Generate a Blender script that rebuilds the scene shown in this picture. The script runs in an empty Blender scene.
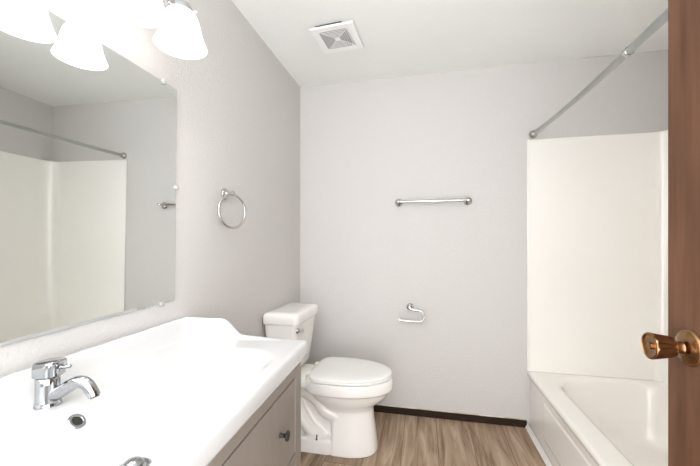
import bpy, bmesh, math, random
from mathutils import Vector, Matrix
random.seed(4)
PI = math.pi
C = bpy.context.scene.collection
SC = bpy.context.scene

# ------------------------------------------------------------------ camera, world, exposure
FPX = 340.0
YAW = math.radians(12.28)
cam_d = bpy.data.cameras.new('camera')
cam = bpy.data.objects.new('camera', cam_d); C.objects.link(cam)
cam.location = (0, 0, 1.233)
cam.rotation_euler = (PI/2, 0, YAW)
cam_d.sensor_width = 36.0
cam_d.lens = 36.0*FPX/700.0
cam_d.shift_y = 10.5/700.0
cam_d.clip_start = 0.02
SC.camera = cam

w = bpy.data.worlds.new('world'); SC.world = w
w.use_nodes = True
w.node_tree.nodes['Background'].inputs[0].default_value = (0.965, 0.985, 1.0, 1)
w.node_tree.nodes['Background'].inputs[1].default_value = 1.55
SC.view_settings.view_transform = 'Standard'
SC.view_settings.look = 'None'
SC.view_settings.gamma = 1.0
SC.view_settings.use_curve_mapping = False
SC.view_settings.exposure = 2.05
SHADE_E = 0.95
BULB_E = 5.5
SC.cycles.max_bounces = 14
SC.cycles.diffuse_bounces = 8
SC.cycles.glossy_bounces = 6
SC.cycles.caustics_reflective = False
SC.cycles.caustics_refractive = False
SC.cycles.sample_clamp_indirect = 6.0

# ------------------------------------------------------------------ materials
def mat(name, col, rough=0.5, metal=0.0, coat=0.0, spec=0.5):
    m = bpy.data.materials.new(name); m.use_nodes = True
    b = m.node_tree.nodes['Principled BSDF']
    b.inputs['Base Color'].default_value = (*col, 1)
    b.inputs['Roughness'].default_value = rough
    b.inputs['Metallic'].default_value = metal
    b.inputs['Coat Weight'].default_value = coat
    b.inputs['Coat Roughness'].default_value = 0.06
    b.inputs['Specular IOR Level'].default_value = spec
    return m
def nodes(m): return m.node_tree.nodes, m.node_tree.links
def add_bump(m, scale, strength, dist=0.002, detail=3.0, rough=0.55):
    n, l = nodes(m)
    g = n.new('ShaderNodeNewGeometry')
    t = n.new('ShaderNodeTexNoise'); t.inputs['Scale'].default_value = scale
    t.inputs['Detail'].default_value = detail; t.inputs['Roughness'].default_value = rough
    b = n.new('ShaderNodeBump'); b.inputs['Strength'].default_value = strength; b.inputs['Distance'].default_value = dist
    l.new(g.outputs['Position'], t.inputs['Vector'])
    l.new(t.outputs['Fac'], b.inputs['Height'])
    l.new(b.outputs['Normal'], n['Principled BSDF'].inputs['Normal'])
    return t
def add_var(m, c1, c2, scale, stretch=(1, 1, 1), lo=0.3, hi=0.7, detail=4):
    n, l = nodes(m)
    g = n.new('ShaderNodeTexCoord')
    mp = n.new('ShaderNodeMapping'); mp.inputs['Scale'].default_value = stretch
    t = n.new('ShaderNodeTexNoise'); t.inputs['Scale'].default_value = scale; t.inputs['Detail'].default_value = detail
    r = n.new('ShaderNodeValToRGB')
    r.color_ramp.elements[0].position = lo; r.color_ramp.elements[0].color = (*c1, 1)
    r.color_ramp.elements[1].position = hi; r.color_ramp.elements[1].color = (*c2, 1)
    l.new(g.outputs['Object'], mp.inputs['Vector']); l.new(mp.outputs['Vector'], t.inputs['Vector'])
    l.new(t.outputs['Fac'], r.inputs['Fac']); l.new(r.outputs['Color'], n['Principled BSDF'].inputs['Base Color'])
    return r

WALL = (0.61, 0.588, 0.572)
m_wall = mat('wall_paint', WALL, 0.6, spec=0.3); add_bump(m_wall, 130, 0.7, 0.004)
m_ceil = mat('ceiling_paint', (0.84, 0.85, 0.835), 0.8, spec=0.2); add_bump(m_ceil, 60, 0.4, 0.004)
m_ceramic = mat('white_ceramic', (0.83, 0.81, 0.785), 0.12, coat=0.3); add_var(m_ceramic, (0.82, 0.80, 0.77), (0.84, 0.825, 0.80), 6)
m_sink = mat('sink_ceramic', (0.88, 0.88, 0.88), 0.12, coat=0.3); add_var(m_sink, (0.63, 0.63, 0.63), (0.65, 0.65, 0.65), 5)
m_seat = mat('seat_plastic', (0.84, 0.83, 0.81), 0.22); add_var(m_seat, (0.83, 0.82, 0.80), (0.85, 0.84, 0.82), 8)
m_fibre = mat('fibreglass', (0.84, 0.81, 0.765), 0.18, coat=0.2); add_var(m_fibre, (0.89, 0.865, 0.825), (0.91, 0.885, 0.845), 3)
m_vinyl = mat('white_vinyl', (0.85, 0.84, 0.82), 0.4); add_var(m_vinyl, (0.83, 0.82, 0.80), (0.86, 0.85, 0.83), 12)
m_chrome = mat('chrome', (0.55, 0.55, 0.55), 0.08, 1.0); add_bump(m_chrome, 40, 0.02, 0.001)
m_tap = mat('faucet_chrome', (0.42, 0.43, 0.44), 0.07, 1.0); add_bump(m_tap, 40, 0.02, 0.001)
m_nickel = mat('polished_nickel', (0.58, 0.565, 0.54), 0.14, 1.0); add_bump(m_nickel, 60, 0.03, 0.001)
m_rod = mat('galvanised_rod', (0.50, 0.50, 0.48), 0.28, 1.0); add_var(m_rod, (0.38, 0.39, 0.385), (0.47, 0.48, 0.475), 12, (1, 0.2, 1))
m_brass = mat('antique_brass', (0.44, 0.26, 0.13), 0.24, 1.0); add_var(m_brass, (0.26, 0.135, 0.06), (0.38, 0.22, 0.11), 30)
m_cab = mat('grey_cabinet_paint', (0.31, 0.27, 0.235), 0.42); add_var(m_cab, (0.24, 0.208, 0.18), (0.26, 0.226, 0.196), 25, (1, 1, 0.2))
m_gap = mat('cabinet_interior', (0.05, 0.045, 0.04), 0.8); add_var(m_gap, (0.045, 0.04, 0.036), (0.055, 0.05, 0.044), 12)
m_knob = mat('dark_knob', (0.03, 0.028, 0.026), 0.5, 0.0, spec=0.25); add_var(m_knob, (0.022, 0.021, 0.02), (0.034, 0.032, 0.03), 60)
m_dark = mat('dark_hole', (0.02, 0.018, 0.015), 0.7); add_var(m_dark, (0.018, 0.016, 0.013), (0.03, 0.026, 0.02), 80)
m_rust = mat('rusty_bolt', (0.16, 0.09, 0.05), 0.6, 0.5); add_var(m_rust, (0.10, 0.05, 0.03), (0.24, 0.14, 0.08), 200)
m_base = mat('dark_baseboard', (0.035, 0.024, 0.018), 0.6, spec=0.15); add_var(m_base, (0.014, 0.008, 0.005), (0.042, 0.026, 0.018), 14, (1, 8, 20))
m_caulk = mat('caulk', (0.62, 0.52, 0.36), 0.6); add_var(m_caulk, (0.5, 0.40, 0.25), (0.75, 0.70, 0.6), 9, lo=.4, hi=.6)
m_clip = mat('clear_clip', (0.86, 0.86, 0.86), 0.15); m_clip.node_tree.nodes['Principled BSDF'].inputs['Transmission Weight'].default_value = 0.5
add_bump(m_clip, 100, 0.05, 0.001)
m_mirror = mat('mirror_silver', (0.80, 0.825, 0.81), 0.0, 1.0)
add_var(m_mirror, (0.795, 0.82, 0.805), (0.805, 0.83, 0.815), 2)
m_edge = mat('mirror_edge', (0.55, 0.58, 0.56), 0.3); add_var(m_edge, (0.5, 0.53, 0.51), (0.6, 0.63, 0.61), 30)
m_pale = mat('pale_edge', (0.72, 0.71, 0.69), 0.6); add_var(m_pale, (0.74, 0.735, 0.72), (0.80, 0.795, 0.78), 60)
m_vent = mat('vent_plastic', (0.80, 0.79, 0.77), 0.5); add_var(m_vent, (0.88, 0.875, 0.87), (0.91, 0.905, 0.90), 20)
m_ventd = mat('vent_interior', (0.22, 0.21, 0.22), 0.8); add_var(m_ventd, (0.05, 0.048, 0.05), (0.08, 0.075, 0.08), 30)

def emit(name, col, s):
    m = mat(name, (0.85, 0.85, 0.85), 0.4)
    b = m.node_tree.nodes['Principled BSDF']
    b.inputs['Emission Color'].default_value = (*col, 1); b.inputs['Emission Strength'].default_value = s
    add_bump(m, 60, 0.02, 0.001)
    return m
m_shade = emit('lit_frosted_glass', (1.0, 0.955, 0.905), SHADE_E)
m_bulb = emit('lit_bulb', (1.0, 0.945, 0.88), BULB_E)

# wood door
m_door = mat('brown_wood_door', (0.2, 0.1, 0.06), 0.5, spec=0.25)
r = add_var(m_door, (0.058, 0.022, 0.010), (0.128, 0.060, 0.032), 5.0, (9, 9, 0.7), 0.25, 0.75, 8)
# plank floor
m_floor = mat('wood_planks', (0.4, 0.3, 0.22), 0.5, spec=0.3)
def floor_nodes():
    n, l = nodes(m_floor)
    g = n.new('ShaderNodeNewGeometry')
    sep = n.new('ShaderNodeSeparateXYZ'); l.new(g.outputs['Position'], sep.inputs[0])
    sub = n.new('ShaderNodeMath'); sub.operation = 'ADD'; sub.inputs[1].default_value = -0.083 + 0.2125*20
    l.new(sep.outputs['X'], sub.inputs[0])
    addy = n.new('ShaderNodeMath'); addy.operation = 'ADD'; addy.inputs[1].default_value = 10.35
    l.new(sep.outputs['Y'], addy.inputs[0])
    cmb = n.new('ShaderNodeCombineXYZ'); l.new(addy.outputs[0], cmb.inputs['X']); l.new(sub.outputs[0], cmb.inputs['Y'])
    br = n.new('ShaderNodeTexBrick'); br.offset = 0.37; br.offset_frequency = 2
    br.inputs['Color1'].default_value = (0, 0, 0, 1); br.inputs['Color2'].default_value = (1, 1, 1, 1)
    br.inputs['Mortar'].default_value = (0.5, 0.5, 0.5, 1)
    br.inputs['Scale'].default_value = 1.0; br.inputs['Mortar Size'].default_value = 0.0024
    br.inputs['Mortar Smooth'].default_value = 0.3
    br.inputs['Brick Width'].default_value = 1.22; br.inputs['Row Height'].default_value = 0.2125
    l.new(cmb.outputs[0], br.inputs['Vector'])
    # offset the grain of every plank
    sc = n.new('ShaderNodeVectorMath'); sc.operation = 'SCALE'; sc.inputs['Scale'].default_value = 17.0
    l.new(br.outputs['Color'], sc.inputs[0])
    mp = n.new('ShaderNodeMapping'); mp.inputs['Scale'].default_value = (13.0, 1.1, 1)
    l.new(g.outputs['Position'], mp.inputs['Vector'])
    av = n.new('ShaderNodeVectorMath'); av.operation = 'ADD'
    l.new(mp.outputs[0], av.inputs[0]); l.new(sc.outputs[0], av.inputs[1])
    t1 = n.new('ShaderNodeTexNoise'); t1.inputs['Scale'].default_value = 1.3; t1.inputs['Detail'].default_value = 8; t1.inputs['Roughness'].default_value = 0.65
    t1.inputs['Distortion'].default_value = 1.2
    l.new(av.outputs[0], t1.inputs['Vector'])
    r1 = n.new('ShaderNodeValToRGB'); cr = r1.color_ramp
    cr.elements[0].position = 0.30; cr.elements[0].color = (0.13, 0.080, 0.048, 1)
    cr.elements[1].position = 0.66; cr.elements[1].color = (0.54, 0.41, 0.295, 1)
    e = cr.elements.new(0.45); e.color = (0.31, 0.213, 0.138, 1)
    l.new(t1.outputs['Fac'], r1.inputs['Fac'])
    r2 = n.new('ShaderNodeValToRGB'); cr = r2.color_ramp
    cr.elements[0].color = (0.66, 0.63, 0.60, 1); cr.elements[1].color = (1.12, 1.16, 1.20, 1)
    l.new(br.outputs['Color'], r2.inputs['Fac'])
    mx = n.new('ShaderNodeMix'); mx.data_type = 'RGBA'; mx.blend_type = 'MULTIPLY'; mx.inputs['Factor'].default_value = 1
    l.new(r1.outputs[0], mx.inputs[6]); l.new(r2.outputs[0], mx.inputs[7])
    mx2 = n.new('ShaderNodeMix'); mx2.data_type = 'RGBA'
    l.new(br.outputs['Fac'], mx2.inputs['Factor']); l.new(mx.outputs[2], mx2.inputs[6]); mx2.inputs[7].default_value = (0.16, 0.11, 0.075, 1)
    l.new(mx2.outputs[2], n['Principled BSDF'].inputs['Base Color'])
    b = n.new('ShaderNodeBump'); b.inputs['Strength'].default_value = 0.15; b.inputs['Distance'].default_value = 0.002
    l.new(t1.outputs['Fac'], b.inputs['Height']); l.new(b.outputs[0], n['Principled BSDF'].inputs['Normal'])
floor_nodes()

# ------------------------------------------------------------------ mesh helpers
def obj(name, bm, m, parent=None, smooth=True, sharp=40, loc=None, rotz=None):
    bmesh.ops.recalc_face_normals(bm, faces=bm.faces[:])
    me = bpy.data.meshes.new(name); bm.to_mesh(me); bm.free()
    if m: me.materials.append(m)
    o = bpy.data.objects.new(name, me); C.objects.link(o)
    if smooth:
        me.polygons.foreach_set('use_smooth', [True]*len(me.polygons))
        me.set_sharp_from_angle(angle=math.radians(sharp))
    if parent: o.parent = parent
    if loc: o.location = loc
    if rotz is not None: o.rotation_euler = (0, 0, rotz)
    return o
def thing(name, label, cat, loc=(0, 0, 0), rotz=0, group=None):
    o = bpy.data.objects.new(name, None); C.objects.link(o)
    o.empty_display_size = 0.05
    o.location = loc; o.rotation_euler = (0, 0, rotz)
    o['label'] = label; o['category'] = cat
    if group: o['group'] = group
    return o
def struct(name, bm, m, label=None, parent=None, smooth=False):
    o = obj(name, bm, m, parent, smooth)
    if parent is None: o['kind'] = 'structure'
    if label: o['label'] = label
    return o
def box(bm, x0, x1, y0, y1, z0, z1, bev=0.0, seg=3):
    r = bmesh.ops.create_cube(bm, size=1)
    vs = r['verts']
    for v in vs:
        v.co = Vector(((x0+x1)/2+v.co.x*(x1-x0), (y0+y1)/2+v.co.y*(y1-y0), (z0+z1)/2+v.co.z*(z1-z0)))
    if bev > 0:
        es = list({e for v in vs for e in v.link_edges})
        bmesh.ops.bevel(bm, geom=es, offset=bev, segments=seg, profile=0.5, affect='EDGES')
def nbox(*a, **k):
    bm = bmesh.new(); box(bm, *a, **k); return bm
def loft(bm, rings, cap0=True, cap1=True):
    vr = [[bm.verts.new(p) for p in r] for r in rings]
    n = len(rings[0])
    for a, b in zip(vr, vr[1:]):
        for i in range(n):
            j = (i+1) % n
            bm.faces.new((a[i], a[j], b[j], b[i]))
    if cap0: bm.faces.new(vr[0][::-1])
    if cap1: bm.faces.new(vr[-1])
    return vr
def lathe(bm, prof, mtx=None, n=32, flute=0.0, nf=0):
    """prof: (radius, height) list along local z"""
    mtx = mtx or Matrix()
    rings = []
    for r, h in prof:
        ring = []
        for i in range(n):
            a = 2*PI*i/n
            rr = r
            if flute: rr = r*(1-flute*(0.5-0.5*math.cos(nf*a))) if False else r
            ring.append(mtx @ Vector((rr*math.cos(a), rr*math.sin(a), h)))
        rings.append(ring)
    loft(bm, rings, prof[0][0] > 1e-5, prof[-1][0] > 1e-5)
    bmesh.ops.remove_doubles(bm, verts=bm.verts[:], dist=1e-6)
def axis(loc, d):
    """matrix whose local z points along d, at loc"""
    d = Vector(d).normalized()
    return Matrix.Translation(loc) @ d.to_track_quat('Z', 'Y').to_matrix().to_4x4()
def catmull(pts, k=8):
    P = [Vector(p) for p in pts]; P = [P[0]*2-P[1]]+P+[P[-1]*2-P[-2]]
    out = []
    for i in range(1, len(P)-2):
        p0, p1, p2, p3 = P[i-1:i+3]
        for j in range(k):
            t = j/k
            out.append(0.5*((2*p1)+(p2-p0)*t+(2*p0-5*p1+4*p2-p3)*t*t+(3*p1-p0-3*p2+p3)*t**3))
    out.append(P[-2]); return out
def tube(bm, pts, rad, n=14, closed=False, flat=1.0):
    pts = [Vector(p) for p in pts]; N = len(pts)
    rads = rad if isinstance(rad, (list, tuple)) else [rad]*N
    if len(rads) != N:
        rads = [rads[0]+(rads[-1]-rads[0])*i/(N-1) for i in range(N)] if len(rads) == 2 else [rads[min(len(rads)-1, int(i*len(rads)/N))] for i in range(N)]
    rings = []; up = None
    for i in range(N):
        a = pts[(i-1) % N] if (closed or i) else pts[i]
        b = pts[(i+1) % N] if (closed or i < N-1) else pts[i]
        t = (b-a).normalized()
        if up is None:
            up = Vector((0, 0, 1)) if abs(t.z) < 0.9 else Vector((0, 1, 0))
        s = t.cross(up).normalized(); up = s.cross(t).normalized()
        rings.append([pts[i]+rads[i]*(math.cos(2*PI*k/n)*s+flat*math.sin(2*PI*k/n)*up) for k in range(n)])
    if closed:
        rings.append(rings[0]); loft(bm, rings, False, False)
        bmesh.ops.remove_doubles(bm, verts=bm.verts[:], dist=1e-6)
    else: loft(bm, rings)
def rrect(x0, x1, y0, y1, r, z, nc=8, ns=6):
    """rounded rectangle ring, constant topology"""
    out = []
    r = max(1e-4, min(r, (x1-x0)/2-1e-4, (y1-y0)/2-1e-4))
    cs = [(x1-r, y1-r, 0), (x0+r, y1-r, PI/2), (x0+r, y0+r, PI), (x1-r, y0+r, 1.5*PI)]
    for k, (cx, cy, a0) in enumerate(cs):
        arc = [Vector((cx+r*math.cos(a0+PI/2*i/nc), cy+r*math.sin(a0+PI/2*i/nc), z)) for i in range(nc+1)]
        nx = cs[(k+1) % 4]
        q = Vector((nx[0]+r*math.cos(nx[2]), nx[1]+r*math.sin(nx[2]), z))
        out += arc
        for i in range(1, ns): out.append(arc[-1].lerp(q, i/ns))
    return out

# ------------------------------------------------------------------ room shell
XL, XR, YB, YF, H = -0.934, 1.497, 2.484, 0.06, 2.44
struct('floor', nbox(XL-.1, XR+.1, -0.06, YB+.1, -0.1, 0), m_floor, 'wood plank floor with light and dark tan boards')
struct('ceiling', nbox(XL-.1, XR+.1, -0.06, YB+.1, H, H+.1), m_ceil, 'flat off-white textured ceiling')
struct('wall_left', nbox(XL-.1, XL, -0.06, YB+.1, 0, H), m_wall, 'pale greige textured wall with the mirror')
struct('wall_back', nbox(XL, XR, YB, YB+.1, 0, H), m_wall, 'pale greige back wall with the towel bar')
struct('wall_right', nbox(XR, XR+.1, -0.06, YB+.1, 0, H), m_wall, 'wall behind the shower surround')
bm = bmesh.new()
DX0, DX1, DH = -0.29, 0.535, 2.05
box(bm, DX1, XR, -0.06, YF, 0, H)
struct('wall_front', bm, m_wall, 'wall that carries the open door')
struct('wall_partition', nbox(0.676, XR, 0.862, 0.964, 0, H), m_wall, 'short wall closing the tub alcove')
# baseboard
bm = bmesh.new(); box(bm, XL+.001, 0.672, YB-0.012, YB-.0005, 0, 0.048, 0.002, 2)
bb = struct('baseboard_back', bm, m_base, 'dark brown low baseboard along the back wall')
bm = bmesh.new(); tube(bm, [(-0.93+i*.08, YB-.003+random.uniform(-.0008, .0008), .0495+random.uniform(-.001, .001)) for i in range(21)], 0.0035, 6)
obj('caulk_line', bm, m_caulk, bb)['label'] = 'yellowed caulk bead'
# quarter round at the tub base
bm = bmesh.new()
prof = [(0.0, 0.0), (-0.016, 0.0), (-0.016, 0.006), (-0.012, 0.016), (-0.006, 0.021), (-0.005, 0.030), (0.0, 0.032)]
loft(bm, [[Vector((0.678+x, y, z)) for x, z in prof] for y in (0.966, YB-.014)])
struct('trim_1', bm, m_vinyl, 'white vinyl trim strip at foot of bathtub')

# ------------------------------------------------------------------ door
door = struct('door_1', nbox(0.500, 0.535, 0.083, 0.8395, 0.012, 2.03, bev=0.0015, seg=2), m_door, 'brown stained flat wooden door standing open')
KZ, KY = 1.032, 0.779
M = axis((0.500, KY, KZ), (-1, 0, 0))
bm = bmesh.new()
lathe(bm, [(0.0, 0), (0.0345, 0), (0.0355, 0.002), (0.034, 0.005), (0.031, 0.0065), (0.029, 0.0068), (0.027, 0.009), (0.018, 0.012), (0.0125, 0.014), (0.011, 0.018), (0.0105, 0.026), (0.012, 0.030), (0, 0.0305)], M, 40)
ros = obj('rosette', bm, m_brass, door); ros['label'] = 'round antique brass door plate'
bm = bmesh.new()
n = 132; rings = []
for r_, h, fl in [(0.004, 0.027, 0), (0.013, 0.027, 0), (0.0185, 0.029, 0), (0.0205, 0.033, .3), (0.0225, 0.042, 1), (0.0245, 0.054, 1), (0.0258, 0.062, .6), (0.0262, 0.065, 0), (0.0255, 0.0675, 0), (0.023, 0.0685, 0), (0.0215, 0.0665, 0), (0.019, 0.0655, 0), (0.008, 0.0645, 0), (0.0065, 0.0645, 0), (0.006, 0.0675, 0), (0.003, 0.0683, 0)]:
    rings.append([M @ Vector((r_*(1-0.15*fl*(0.5+0.5*math.cos(11*a))**2.2)*math.cos(a), r_*(1-0.15*fl*(0.5+0.5*math.cos(11*a))**2.2)*math.sin(a), h)) for a in [2*PI*i/n for i in range(n)]])
loft(bm, rings)
dk = obj('door_knob', bm, m_brass, door); dk['label'] = 'fluted antique brass door knob'
bm = bmesh.new(); box(bm, 0.5065, 0.5285, .8392, .8402, KZ-.028, KZ+.028, .001, 1)
obj('latch_plate', bm, m_brass, door)
bm = bmesh.new()
box(bm, DX1+.006, DX1+.06, YF, YF+.012, 0, DH+.06, .002, 1)
struct('trim_2', bm, m_door, 'brown casing around the doorway')

# ------------------------------------------------------------------ bathtub
TX0, TX1, TY0, TY1, TZ = 0.676, 1.490, 0.968, YB-0.002, 0.381
tub = thing('bathtub', 'cream white built-in bathtub with glossy apron on the right', 'bathtub', (0, 0, 0))
bm = bmesh.new()
def tr(d, r, z, dx=0): return rrect(TX0+d+dx, TX1-d, TY0+d, TY1-d, r, z)
def inn(k, r, z): return rrect(0.80+k, 1.435-k*.8, 1.075+k*1.6, 2.425-k*1.0, r, z)
rings = [tr(.012, .004, 0), tr(.012, .004, .33), tr(.010, .004, .345), tr(.001, .004, .353), tr(.0, .006, .360), tr(.0, .008, .368),
         tr(.003, .010, .3755), tr(.009, .014, .380), tr(.018, .02, .3815),
         inn(-.030, .21, .3815), inn(-.018, .22, .3795), inn(-.006, .225, .374), inn(.002, .225, .364),
         inn(.012, .205, .33), inn(.03, .20, .25), inn(.055, .19, .15), inn(.075, .17, .09), inn(.10, .14, .062), inn(.14, .10, .052), inn(.2, .07, .05)]
loft(bm, rings)
shell = obj('tub_shell', bm, m_fibre, tub, sharp=50)
bm = bmesh.new()
# raised border on the apron that leaves a sunk panel
for a in [(1.2, 2.20, .075, .305)]:
    y0, y1, z0, z1 = a
    loft(bm, [[Vector((0.6895, y, z)) for y, z in ((y0, z0), (y1, z0), (y1, z1), (y0, z1))],
              [Vector((0.6845, y, z)) for y, z in ((y0+.018, z0+.018), (y1-.018, z0+.018), (y1-.018, z1-.018), (y0+.018, z1-.018))]])
obj('apron_panel', bm, m_fibre, tub, smooth=False)
bm = bmesh.new(); lathe(bm, [(0, 0), (.036, 0), (.036, .003), (.030, .006), (.006, .004), (0, .004)], Matrix.Translation((1.11, 1.42, .05)), 24)
obj('tub_drain', bm, m_chrome, tub)

# shower surround: three-sided shell with round corners
sur = thing('shower_surround', 'cream fibreglass shower surround on the walls above bathtub', 'shower surround', (0, 0, 0))
bm = bmesh.new()
def plan(t):
    """inner outline offset by t from the walls"""
    x1, y1, y0 = XR-.002-t, YB-.002-t, 0.966+t
    R = 0.115-t*.5
    p = [Vector((0.680, y1, 0)), Vector((0.700, y1, 0))]
    for i in range(1, 7): p.append(Vector((0.700+(x1-R-0.700)*i/7, y1, 0)))
    for i in range(13):
        a = PI/2-PI/2*i/12; p.append(Vector((x1-R+R*math.cos(a), y1-R+R*math.sin(a), 0)))
    for i in range(1, 8): p.append(Vector((x1, (y1-R)+(y0+R-y1+R)*i/8, 0)))
    for i in range(13):
        a = -PI/2*i/12; p.append(Vector((x1-R+R*math.cos(a), y0+R+R*math.sin(a), 0)))
    for i in range(1, 8): p.append(Vector((x1-R+(0.680-x1+R)*i/7, y0, 0)))
    return p
ST = 1.928
zs = [(.3815, .012), (.40, .010), (.45, .009), (.9, .009), (1.4, .009), (ST-.03, .009), (ST-.010, .010), (ST-.003, .009), (ST, .006), (ST+.001, .0015)]
grid = [[bm.verts.new(p+Vector((0, 0, z))) for p in plan(t)] for z, t in zs]
grid.insert(0, [bm.verts.new(p+Vector((0, 0, .3815))) for p in plan(.0012)])
for a, b in zip(grid, grid[1:]):
    for i in range(len(a)-1): bm.faces.new((a[i], a[i+1], b[i+1], b[i]))
bm.faces.new([g[0] for g in grid]); bm.faces.new([g[-1] for g in grid][::-1])
a, b = grid[0], grid[-1]
for i in range(len(a)-1): bm.faces.new((a[i+1], a[i], b[i], b[i+1]))
obj('wall_panel', bm, m_fibre, sur, sharp=35)
bm = bmesh.new(); box(bm, 0.674, 0.688, YB-.015, YB-.001, .3815, ST+.001, .004, 3)
obj('edge_flange', bm, m_fibre, sur)
bm = bmesh.new(); box(bm, 0.678, 0.690, .9645, .979, .3815, ST+.001, .004, 3)
obj('edge_flange', bm, m_fibre, sur)

# shower rod
rod = thing('shower_rod', 'grey metal telescopic shower curtain rod over the bathtub', 'shower rod', (0, 0, 0))
RZ = 1.962
far = [(.712, YB-.004, RZ+.001), (.726, 2.34, RZ), (.744, 2.08, RZ), (.755, 1.83, RZ), (.758, 1.49, RZ)]
near = [(.758, 1.50, RZ), (.758, 1.42, RZ), (.757, 1.27, RZ), (.748, 1.1, RZ), (.74, .9655, RZ)]
bm = bmesh.new(); tube(bm, catmull(far, 6), 0.0135, 16); obj('inner_tube', bm, m_rod, rod)
bm = bmesh.new(); tube(bm, catmull(near, 6), 0.0155, 16); obj('outer_tube', bm, m_rod, rod)
bm = bmesh.new(); tube(bm, [(.758, 1.497, RZ), (.758, 1.478, RZ)], 0.0178, 18); obj('joint_collar', bm, m_nickel, rod)
for y, d, x in ((YB-.0004, -1, .712), (.9644, 1, .74)):
    bm = bmesh.new(); lathe(bm, [(0, 0), (.027, 0), (.028, .004), (.026, .010), (.019, .016), (.017, .03), (.015, .034), (0, .034)], axis((x, y, RZ), (0, d, 0)), 28)
    obj('end_flange', bm, m_nickel, rod)

# ------------------------------------------------------------------ vanity (slightly turned from the wall)
VROT = math.radians(2.9)
VLOC = (XL+.003, 1.180, 0)
VW = 1.03
cab = thing('vanity_cabinet', 'warm grey two-drawer vanity cabinet under the white sink', 'cabinet', VLOC, VROT)
CX0, CX1 = 0.008, 0.485
bm = bmesh.new()
Y0, Y1 = -VW+.015, -.015
st = 0.058
box(bm, CX0, CX1, Y1-.018, Y1, .17, .8145)            # sides
box(bm, CX0, CX1, Y0, Y0+.018, .17, .8145)
box(bm, CX0, CX0+.012, Y0+.018, Y1-.018, .17, .8145)  # back
obj('side_panel', bm, m_cab, cab, smooth=False)
bm = bmesh.new()
box(bm, CX1-.02, CX1+.001, Y1-st, Y1+.0005, .17, .815, .0012, 1)
box(bm, CX1-.02, CX1+.001, Y0-.0005, Y0+st, .17, .815, .0012, 1)
box(bm, CX1-.02, CX1+.0005, Y0+st, Y1-st, .765, .815)
box(bm, CX1-.02, CX1+.0005, Y0+st, Y1-st, .462, .494)
box(bm, CX1-.02, CX1+.0005, Y0+st, Y1-st, .17, .195)
obj('face_frame', bm, m_cab, cab, smooth=False)
obj('inner_carcass', nbox(CX0+.012, CX1-.03, Y0+.018, Y1-.018, .175, .69), m_gap, cab, smooth=False)
for lx in (CX0+.002, CX1-.042):
    for ly in (Y1-.042, Y0+.002):
        bm = bmesh.new()
        loft(bm, [rrect(lx+.006, lx+.034, ly+.006, ly+.034, .003, 0.0, 2, 1), rrect(lx, lx+.04, ly, ly+.04, .003, .17, 2, 1)])
        obj('leg', bm, m_cab, cab, smooth=False)
for z0, z1, kz in ((.499, .7565, .639), (.199, .458, .335)):
    dy0, dy1 = Y0+st+.006, Y1-st-.006
    bm = bmesh.new()
    loft(bm, [[Vector((CX1-.009, y, z)) for y, z in ((dy0, z0), (dy1, z0), (dy1, z1), (dy0, z1))],
              [Vector((CX1-.003, y, z)) for y, z in ((dy0, z0), (dy1, z0), (dy1, z1), (dy0, z1))],
              [Vector((CX1-.0015, y, z)) for y, z in ((dy0+.0015, z0+.0015), (dy1-.0015, z0+.0015), (dy1-.0015, z1-.0015), (dy0+.0015, z1-.0015))]])
    dr = obj('drawer', bm, m_cab, cab, smooth=False)
    for ky in (-.222, -VW+.222):
        bm = bmesh.new()
        lathe(bm, [(0, 0), (.0085, 0), (.0075, .003), (.0058, .008), (.0062, .015), (.010, .019), (.0150, .0215), (.0158, .0245), (.0145, .0275), (.009, .0295), (0, .030)], axis((CX1, ky, kz), (1, 0, 0)), 26)
        k = obj('knob', bm, m_knob, dr); k['label'] = 'dark round drawer knob'

sink = thing('sink_top', 'wide white ceramic sink top with raised curved back edge', 'sink', VLOC, VROT)
# top surface as a height field, closed below
SX0, SX1, SY0, SY1 = 0.0, 0.507, -VW, 0.0
ZT, ZB = 0.872, 0.816
def sm(t): t = max(0, min(1, t)); return t*t*(3-2*t)
def splash(x):                    # lip height above the deck as a function of distance from the wall
    return 0.061*(1-sm(sm((x-0.150)/0.125))) + 0.010*(1-sm((x-.25)/.2))
LIP = 0.020
def sdrr(x, y, cx, cy, hx, hy, r):
    qx, qy = abs(x-cx)-hx+r, abs(y-cy)-hy+r
    return math.hypot(max(qx, 0), max(qy, 0))+min(max(qx, qy), 0)-r
def hz(x, y):
    z = ZT
    # basin
    d = -sdrr(x, y, 0.292, -VW/2, 0.180, 0.385, 0.13)
    if d > 0: z -= 0.094*sm(d/0.135)**0.9
    d2 = -sdrr(x, y, 0.292, -VW/2, .185, .41, .11)
    # lips: back and two ends
    ed = min(SY1-y, y-SY0)
    s_end = splash(x)*(1-sm((ed-.010)/LIP))
    s_back = 0.071*(1-sm((x-.012)/(LIP+.004)))
    z += max(s_end, s_back)
    return z
bm = bmesh.new()
xs = [0, .003, .008, .012, .016, .020, .025, .030, .036, .045] + [.045+.01*i for i in range(1, 45)] + [.492, .497, .502, .505, .507]
xs = sorted(set(round(v, 4) for v in xs if v <= .507))
ys = [0, .003, .007, .011, .015, .019, .023, .027, .032, .04] + [.04+.0125*i for i in range(1, 77)]
ys = [v for v in ys if v <= VW-.04]+[VW-v for v in (.04, .032, .027, .023, .019, .015, .011, .007, .003, 0)]
ys = sorted(set(round(v, 4) for v in ys))
def topz(x, y):
    z = hz(x, y)
    R = .009      # rounding of the outer edge
    for e, rr in ((SX1-x, .014), (SY1-y, .004), (y-SY0, .004), (x-SX0, .003)):
        if e < rr: z -= rr-math.sqrt(max(0, rr*rr-(rr-e)**2))
    return z
G = [[bm.verts.new((x, -y, topz(x, -y))) for y in ys] for x in xs]
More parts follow.
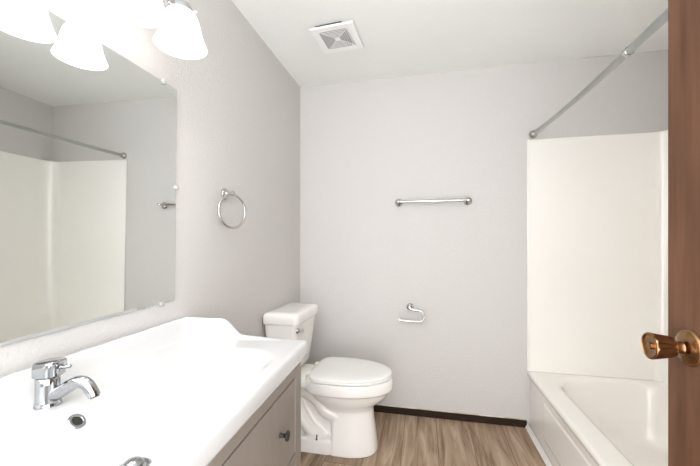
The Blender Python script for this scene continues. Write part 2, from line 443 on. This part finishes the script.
for i in range(len(xs)-1):
    for j in range(len(ys)-1): bm.faces.new((G[i][j], G[i+1][j], G[i+1][j+1], G[i][j+1]))
# skirt ring + rounded lower edge
per = [(i, 0) for i in range(len(xs))]+[(len(xs)-1, j) for j in range(1, len(ys))]+[(i, len(ys)-1) for i in range(len(xs)-2, -1, -1)]+[(0, j) for j in range(len(ys)-2, 0, -1)]
prev = [G[i][j] for i, j in per]
for z, ins in ((ZB+.012, 0.0), (ZB+.004, .002), (ZB, .007), (ZB, .03), (ZB, .080), (.757, .088)):
    cur = []
    for (i, j) in per:
        x, y = xs[i], -ys[j]
        x = min(max(x, SX0+(ins*.3 if ins < .05 else ins*.9)), SX1-ins); y = min(max(y, SY0+ins), SY1-ins)
        cur.append(bm.verts.new((x, y, z)))
    for k in range(len(per)):
        q = (k+1) % len(per); bm.faces.new((prev[k], prev[q], cur[q], cur[k]))
    prev = cur
# underside drop of the bowl
under = []
bmesh.ops.contextual_create(bm, geom=[e for e in bm.edges if e.is_boundary])
obj('ceramic_top', bm, m_sink, sink, sharp=60)
DRX, DRY = 0.325, -0.618
bm = bmesh.new(); lathe(bm, [(0, 0), (.033, 0), (.033, .002), (.029, .0045), (.024, .004), (.023, .0), (0, 0)], Matrix.Translation((DRX, DRY, hz(DRX, DRY)-.0005)), 28)
dn = obj('drain_ring', bm, m_tap, sink)
bm = bmesh.new(); lathe(bm, [(0, 0), (.006, 0), (.006, .006), (.019, .008), (.0195, .011), (.0145, .0155), (.007, .018), (0, .019)], Matrix.Translation((DRX, DRY, hz(DRX, DRY))), 28)
dn = obj('drain_stopper', bm, m_tap, sink)
# overflow on the rear slope of the basin
OX, OY = .158, -.588
nrm = Vector((-(hz(OX+.004, OY)-hz(OX-.004, OY))/.008, 0, 1)).normalized()
Mo = axis((OX, OY, hz(OX, OY)), nrm)
bm = bmesh.new(); lathe(bm, [(.010, -.003), (.010, .001), (.0115, .003), (.016, .003), (.018, .001), (.018, -.003), (.010, -.003)], Mo, 28)
ov = obj('overflow_ring', bm, m_tap, sink)
bm = bmesh.new(); lathe(bm, [(0, 0), (.010, 0), (.010, .0008), (0, .0008)], Mo, 20); obj('overflow_hole', bm, m_dark, ov)

# faucet
FX, FY = .079, -.585
fau = thing('faucet', 'chrome single-lever faucet on the white sink top', 'faucet', None or (VLOC[0]+FX*math.cos(VROT)-FY*math.sin(VROT), VLOC[1]+FX*math.sin(VROT)+FY*math.cos(VROT), ZT-.0008), VROT)
fau.scale = (.93, .93, .95)
bm = bmesh.new(); lathe(bm, [(0, 0), (.0265, 0), (.027, .003), (.0255, .006), (.0248, .012), (.0240, .05), (.0240, .066), (.0225, .068), (0, .068)], None, 36)
obj('body', bm, m_tap, fau)
bm = bmesh.new()
p = catmull([(.010, 0, .022), (.040, 0, .037), (.068, 0, .053), (.090, 0, .061), (.110, 0, .056), (.124, 0, .040), (.130, 0, .030)], 7)
tube(bm, p, [.0155, .0125], 20)
sp = obj('spout', bm, m_tap, fau)
bm = bmesh.new(); lathe(bm, [(0, 0), (.0095, 0), (.0095, .002), (0, .002)], axis((.1305, 0, .0300), (.35, 0, -.85)), 20); obj('aerator', bm, m_dark, sp)
bm = bmesh.new()
ring = []
for z, k, sh in ((.070, .93, 0), (.072, 1, 0), (.090, 1.02, .001), (.100, 1.02, .003), (.1045, .97, .004), (.106, .88, .005)):
    ring.append([Vector((sh+.003+.030*k*math.copysign(abs(math.cos(a))**.55, math.cos(a)), .0255*k*math.copysign(abs(math.sin(a))**.7, math.sin(a)), z+.06*(.030*k*math.copysign(abs(math.cos(a))**.55, math.cos(a))))) for a in [2*PI*i/36 for i in range(36)]])
loft(bm, ring)
lv = obj('lever_cap', bm, m_tap, fau)
bm = bmesh.new(); tube(bm, [(.030, 0, .091), (.036, 0, .0915), (.052, 0, .094), (.062, 0, .096), (.065, 0, .0965)], [.006, .005, .0045, .0045, .003], 14)
obj('lever_pin', bm, m_tap, lv)
bm = bmesh.new(); lathe(bm, [(0, 0), (.009, 0), (.0095, .003), (.006, .005), (0, .005)], axis((.0325, 0, .0915), (1, 0, .1)), 18); obj('pin_collar', bm, m_tap, lv)
bm = bmesh.new(); tube(bm, [(.027, .004, .066), (.0285, .004, .05), (.030, .004, .036)], .0018, 8); obj('drain_pull_rod', bm, m_tap, fau)

# ------------------------------------------------------------------ mirror
MY0, MY1, MZ0, MZ1 = 0.212, 1.126, 1.016, 1.818
mir = thing('wall_mirror', 'large frameless rectangular mirror on wall above white sink', 'mirror', (XL+.0015, (MY0+MY1)/2, MZ0))
mir.rotation_euler = (0, math.radians(0.62), math.radians(0.12))
hw = (MY1-MY0)/2; hh = MZ1-MZ0
DROP = 0.0225                                  # the lower edge runs a little out of square
bm = bmesh.new()
loft(bm, [[Vector((x, y, z)) for y, z in ((-hw, -DROP), (hw, 0), (hw, hh), (-hw, hh))] for x in (0, .0042)])
obj('glass_backing', bm, m_edge, mir, smooth=False)
bm = bmesh.new()
loft(bm, [[Vector((.0042, y, z)) for y, z in ((-hw, -DROP), (hw, 0), (hw, hh), (-hw, hh))], [Vector((.0050, y, z)) for y, z in ((-hw+.001, .001-DROP), (hw-.001, .001), (hw-.001, hh-.001), (-hw+.001, hh-.001))]])
obj('mirror_pane', bm, m_mirror, mir, smooth=False)
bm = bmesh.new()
# pale strip and small arched patch laid along the lower edge
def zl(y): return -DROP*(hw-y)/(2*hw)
def edge_strip(prof):
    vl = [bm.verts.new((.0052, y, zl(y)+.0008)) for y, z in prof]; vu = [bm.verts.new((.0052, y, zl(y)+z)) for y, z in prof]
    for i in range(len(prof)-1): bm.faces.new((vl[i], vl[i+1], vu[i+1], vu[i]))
edge_strip([(hw-.088-.056*i/24, .002+.0105*math.sin(PI*i/24)**1.4) for i in range(25)])
edge_strip([(hw-.176-.66*i/60, .0095+.0008*math.sin(i*.9)) for i in range(61)])
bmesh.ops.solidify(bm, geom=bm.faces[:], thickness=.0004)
obj('pale_strip', bm, m_pale, mir, smooth=False)['label'] = 'pale strip and patch at the lower mirror edge'
for y, z in ((hw-.068, hh), (hw, .43), (hw-.066, -.002), (-hw+.1, hh), (-hw+.1, -.002)):
    bm = bmesh.new(); lathe(bm, [(0, 0), (.010, 0), (.010, .009), (.0075, .0115), (0, .012)], axis((0, y, z), (1, 0, 0)), 18)
    bm2 = None
    obj('mirror_clip', bm, m_clip, mir)

# ------------------------------------------------------------------ vanity light
VL = thing('vanity_light', 'chrome vanity light with lit white bell shades above mirror', 'light fixture', (XL, 0.668, 2.04))
bm = bmesh.new(); box(bm, .001, .022, -.33, .33, -.055, .055, .006, 3); obj('back_plate', bm, m_chrome, VL)
SY = [0.910-.168*i for i in range(4)]
LX = 0.205
for y in SY:
    ly = y-0.668
    bm = bmesh.new(); tube(bm, catmull([(.02, ly, 0), (.07, ly, .025), (.13, ly, .03), (.175, ly, .012), (LX, ly, -.05)], 6), .0075, 12)
    arm = obj('arm', bm, m_chrome, VL)
    bm = bmesh.new(); lathe(bm, [(0, .005), (.012, .004), (.020, -.004), (.031, -.014), (.034, -.026), (.0345, -.040), (.0325, -.040), (.031, -.027), (.018, -.012), (0, -.010)], Matrix.Translation((LX, ly, -.063)), 28)
    h = obj('shade_holder', bm, m_tap, arm)
    for k in range(3):
        a = k*2*PI/3+.35
        bm = bmesh.new(); lathe(bm, [(0, 0), (.0022, 0), (.0022, .008), (.004, .009), (.004, .013), (0, .0135)], axis((LX+.0335*math.cos(a), ly+.033*math.sin(a), -.092), (math.cos(a), math.sin(a), 0)), 10)
        obj('thumb_screw', bm, m_chrome, arm)
    z0 = 1.838-2.04
    po = [(.0745, 0), (.0725, .006), (.0670, .020), (.0605, .042), (.0560, .064), (.0520, .084), (.0470, .101), (.0400, .114), (.0325, .122), (.0305, .124)]
    pi_ = [(r_-.003, z) for r_, z in po][::-1]
    bm = bmesh.new()
    prof = [(r_, z0+z*.88) for r_, z in po+pi_]
    rings = [[Vector((LX+r_*math.cos(2*PI*i/40), ly+r_*math.sin(2*PI*i/40), z)) for i in range(40)] for r_, z in prof+[prof[0]]]
    loft(bm, rings, False, False); bmesh.ops.remove_doubles(bm, verts=bm.verts[:], dist=1e-6)
    obj('shade', bm, m_shade, arm)['label'] = 'glowing white bell glass shade'
    bm = bmesh.new(); lathe(bm, [(0, 0), (.014, .002), (.024, .010), (.028, .024), (.025, .038), (.016, .056), (.013, .07), (.013, .10), (0, .10)], Matrix.Translation((LX, ly, z0+.026)), 20)
    obj('bulb', bm, m_bulb, arm)

# ------------------------------------------------------------------ towel ring
ring_t = thing('towel_ring', 'chrome towel ring on left wall between mirror and corner', 'towel ring', (XL, 1.462, 1.470))
bm = bmesh.new(); lathe(bm, [(0, 0), (.027, 0), (.0275, .003), (.025, .008), (.014, .012), (.010, .018), (.009, .03), (.010, .038), (.0125, .044), (.011, .050), (0, .052)], axis((.0003, 0, 0), (1, 0, 0)), 28)
obj('wall_post', bm, m_nickel, ring_t)
bm = bmesh.new()
a0 = math.radians(17); R = .079
pts = [(.043+R*math.cos(t)*math.sin(a0), R*math.cos(t)*math.cos(a0), -R-.004+R*math.sin(t)) for t in [2*PI*i/56 for i in range(56)]]
tube(bm, pts, .0056, 12, closed=True); obj('ring', bm, m_nickel, ring_t)

# towel bar
tb = thing('towel_bar', 'short chrome towel bar fixed to the plain back wall', 'towel bar', (.059, YB, 1.528))
for sx in (-1, 1):
    bm = bmesh.new(); lathe(bm, [(0, 0), (.028, 0), (.029, .004), (.026, .010), (.015, .015), (.0115, .03), (.012, .045), (.013, .050), (.014, .058), (.013, .066), (.008, .070), (0, .071)], axis((.237*sx, -.0003, 0), (0, -1, 0)), 28)
    obj('post', bm, m_nickel, tb)
bm = bmesh.new(); tube(bm, [(-.237, -.058, 0), (.237, -.058, 0)], .0092, 16); obj('bar', bm, m_nickel, tb)

# toilet paper holder
tp = thing('toilet_paper_holder', 'chrome open-hook toilet paper holder on back wall, empty', 'toilet paper holder', (-.098, YB, .778))
bm = bmesh.new(); lathe(bm, [(0, 0), (.025, 0), (.026, .004), (.022, .009), (.012, .013), (.009, .02), (.009, .045), (.010, .055), (0, .058)], axis((0, -.0003, 0), (0, -1, 0)), 28)
obj('wall_post', bm, m_nickel, tp)
bm = bmesh.new()
tube(bm, catmull([(0, -.052, -.004), (.030, -.054, -.013), (.066, -.056, -.014), (.090, -.057, -.028), (.098, -.057, -.055), (.088, -.057, -.082), (.062, -.057, -.092), (.02, -.057, -.091), (-.04, -.057, -.090), (-.066, -.057, -.088), (-.076, -.057, -.076)], 7), .0068, 12)
obj('hook_arm', bm, m_nickel, tp)

# ------------------------------------------------------------------ ceiling vent
vent = thing('ceiling_vent', 'square white exhaust fan grille on the ceiling', 'vent', (-.489, 1.914, H), math.radians(-4.0))
S = .125
def sq(s, z): return [Vector((-s, -s, z)), Vector((s, -s, z)), Vector((s, s, z)), Vector((-s, s, z))]
bm = bmesh.new(); box(bm, -.095, .06, -.118, .118, -.0135, -.0005); obj('housing', bm, m_ventd, vent, smooth=False)
bm = bmesh.new()
I = .088
def frame(zt, zb, so, si):
    rings = [sq(so, zt), sq(so, zb+.003), sq(so-.003, zb), sq(si, zb), sq(si, zb+.006), sq(so-.006, zt), sq(so, zt)]
    loft(bm, rings, False, False)
frame(-.013, -.023, S, I)
bmesh.ops.remove_doubles(bm, verts=bm.verts[:], dist=1e-6)
fr = obj('cover_frame', bm, m_vent, vent, smooth=False)
bm = bmesh.new()
s = I+.001; k = 0
while s > .018:
    t = .0050
    loft(bm, [sq(s, -.0195), sq(s, -.0215), sq(s-t, -.0215), sq(s-t, -.0195), sq(s, -.0195)], False, False)
    s -= .0118
box(bm, -.017, .017, -.012, .012, -.0225, -.018)
for a in (PI/4, 3*PI/4):
    d = Vector((math.cos(a), math.sin(a), 0)); p_ = Vector((-d.y, d.x, 0))*.0011
    L = I*1.41
    loft(bm, [[d*L+p_+Vector((0, 0, -.0185)), -d*L+p_+Vector((0, 0, -.0185)), -d*L-p_+Vector((0, 0, -.0185)), d*L-p_+Vector((0, 0, -.0185))],
              [d*L+p_+Vector((0, 0, -.021)), -d*L+p_+Vector((0, 0, -.021)), -d*L-p_+Vector((0, 0, -.021)), d*L-p_+Vector((0, 0, -.021))]])
bmesh.ops.remove_doubles(bm, verts=bm.verts[:], dist=1e-6)
obj('grille', bm, m_vent, vent, smooth=False)

# ------------------------------------------------------------------ toilet (local x = away from left wall)
TO = thing('toilet', 'white two-piece toilet with closed lid beside the vanity', 'toilet', (XL, 2.036, 0))
def egg(xb, xf, hw_, z, xc=None, pb=.55, pf=1.0, n=48, pw=1.0):
    xc = xc if xc is not None else xb+(xf-xb)*.45
    out = []
    for i in range(n):
        a = 2*PI*i/n; c, s = math.cos(a), math.sin(a)
        if c >= 0: x = xc+(xf-xc)*abs(c)**pf; y = hw_*math.copysign(abs(s)**(.92 if pf >= .9 else pf), s)
        else: x = xc-(xc-xb)*abs(c)**pb; y = hw_*math.copysign(abs(s)**pb, s)
        out.append(Vector((x, y, z)))
    return out
def remeshed(name, bm, m, parent, voxel, it):
    o = obj(name, bm, m, parent, False)
    md = o.modifiers.new('r', 'REMESH'); md.mode = 'VOXEL'; md.voxel_size = voxel; md.use_smooth_shade = True
    ms = o.modifiers.new('s', 'SMOOTH'); ms.factor = .5; ms.iterations = it
    bpy.context.view_layer.update()
    dg = bpy.context.evaluated_depsgraph_get()
    me = bpy.data.meshes.new_from_object(o.evaluated_get(dg))
    o.modifiers.clear(); o.data = me
    if not me.materials: me.materials.append(m)
    return o
bm = bmesh.new()
# bowl + front pedestal
loft(bm, [egg(.395, .662, .136, 0.0, .45, .3, .8), egg(.395, .662, .136, .012, .45, .3, .8), egg(.397, .652, .129, .09, .45, .3, .8),
          egg(.397, .642, .122, .17, .45, .3, .85), egg(.392, .636, .117, .225, .45, .3, .85), egg(.37, .636, .119, .25, .45, .45, .9),
          egg(.33, .655, .133, .275, .45, .6, 1), egg(.29, .690, .150, .30, .46, .7, 1), egg(.265, .715, .163, .325, .46, .7, 1), egg(.25, .732, .172, .352, .46, .7, 1),
          egg(.240, .738, .176, .362, .46, .7, 1), egg(.232, .748, .190, .366, .45, .6, 1), egg(.230, .754, .194, .375, .45, .6, 1), egg(.232, .752, .193, .408, .45, .6, 1), egg(.235, .747, .190, .434, .45, .6, 1)])
# rear deck beneath the tank
loft(bm, [rrect(.05, .40, -.085, .085, .05, .31), rrect(.04, .40, -.12, .12, .05, .36), rrect(.035, .40, -.15, .15, .05, .392), rrect(.035, .40, -.155, .155, .05, .422)])
# rear web, foot plinth
loft(bm, [rrect(.13, .44, -.055, .055, .03, .0), rrect(.10, .44, -.06, .06, .03, .36)])
loft(bm, [rrect(.125, .44, -.132, .132, .05, .0), rrect(.125, .44, -.132, .132, .05, .014), rrect(.135, .44, -.126, .126, .05, .07), rrect(.145, .44, -.116, .116, .04, .082)])
# trapway bulges
for s_ in (-1, 1):
    tube(bm, catmull([(.20, .050*s_, .345), (.27, .072*s_, .335), (.325, .082*s_, .295), (.365, .082*s_, .245), (.43, .074*s_, .215)], 6), .048, 16)
    tube(bm, catmull([(.13, .045*s_, .35), (.165, .066*s_, .28), (.205, .080*s_, .195), (.265, .080*s_, .115), (.33, .066*s_, .06)], 6), .040, 16)
remeshed('bowl', bm, m_ceramic, TO, .0055, 5)
# bolts
for s_ in (-1, 1):
    bm = bmesh.new(); lathe(bm, [(0, 0), (.008, 0), (.008, .004), (.0045, .006), (.0045, .026), (.003, .030), (0, .030)], Matrix.Translation((.315, .116*s_, .074)), 10)
    b_ = obj('floor_bolt', bm, m_rust, TO); b_['label'] = 'rusty bare floor bolt'
# tank
bm = bmesh.new()
def tk(k, d, z, r=.035): return rrect(.010, .175+d, -.155-k, .155+k, r, z)
loft(bm, [tk(-.055, -.05, .426, .03), tk(-.025, -.02, .434), tk(.0, 0, .450), tk(.008, .008, .475), tk(.026, .025, .62), tk(.041, 0.040, .761)])
obj('tank', bm, m_ceramic, TO, sharp=60)
bm = bmesh.new()
def tl(k, z, r=.03): return rrect(.004+k, .230-k, -.205+k, .203-k, r, z, 10)
loft(bm, [tl(.010, .758), tl(.002, .760), tl(0, .765), tl(0, .804), tl(.003, .814), tl(.009, .821), tl(.02, .825), tl(.05, .827)])
obj('tank_lid', bm, m_ceramic, TO, sharp=60)
bm = bmesh.new()
fx = .2095
lathe(bm, [(0, 0), (.017, 0), (.0175, .003), (.014, .009), (.008, .012), (.008, .018), (0, .018)], axis((fx, -.160, .722), (1, 0, 0)), 20)
tube(bm, catmull([(fx+.014, -.166, .722), (fx+.016, -.153, .722), (fx+.017, -.138, .720), (fx+.017, -.122, .717)], 5), [.007, .010], 12, flat=1)
fl = obj('flush_lever', bm, m_chrome, TO)
# seat and lid
bm = bmesh.new()
def se(k, z): return egg(.268+k, .746-k, .197-k, z+.013, .44, .42, 1.0)
loft(bm, [se(.012, .4245), se(.003, .4255), se(0, .429), se(0, .434), se(.003, .4375), se(.010, .4385)])
obj('seat', bm, m_seat, TO, sharp=60)
bm = bmesh.new()
loft(bm, [se(.010, .4405), se(.000, .4410), se(-.001, .4440), se(0, .449), se(.004, .4530), se(.012, .4555), se(.03, .458), se(.07, .460), se(.12, .461)])
obj('lid', bm, m_seat, TO, sharp=60)
for s_ in (-1, 1):
    bm = bmesh.new(); box(bm, .243, .285, .075*s_-.02, 0.075*s_+.02, .434, .462, .007, 3)
    obj('hinge', bm, m_seat, TO)
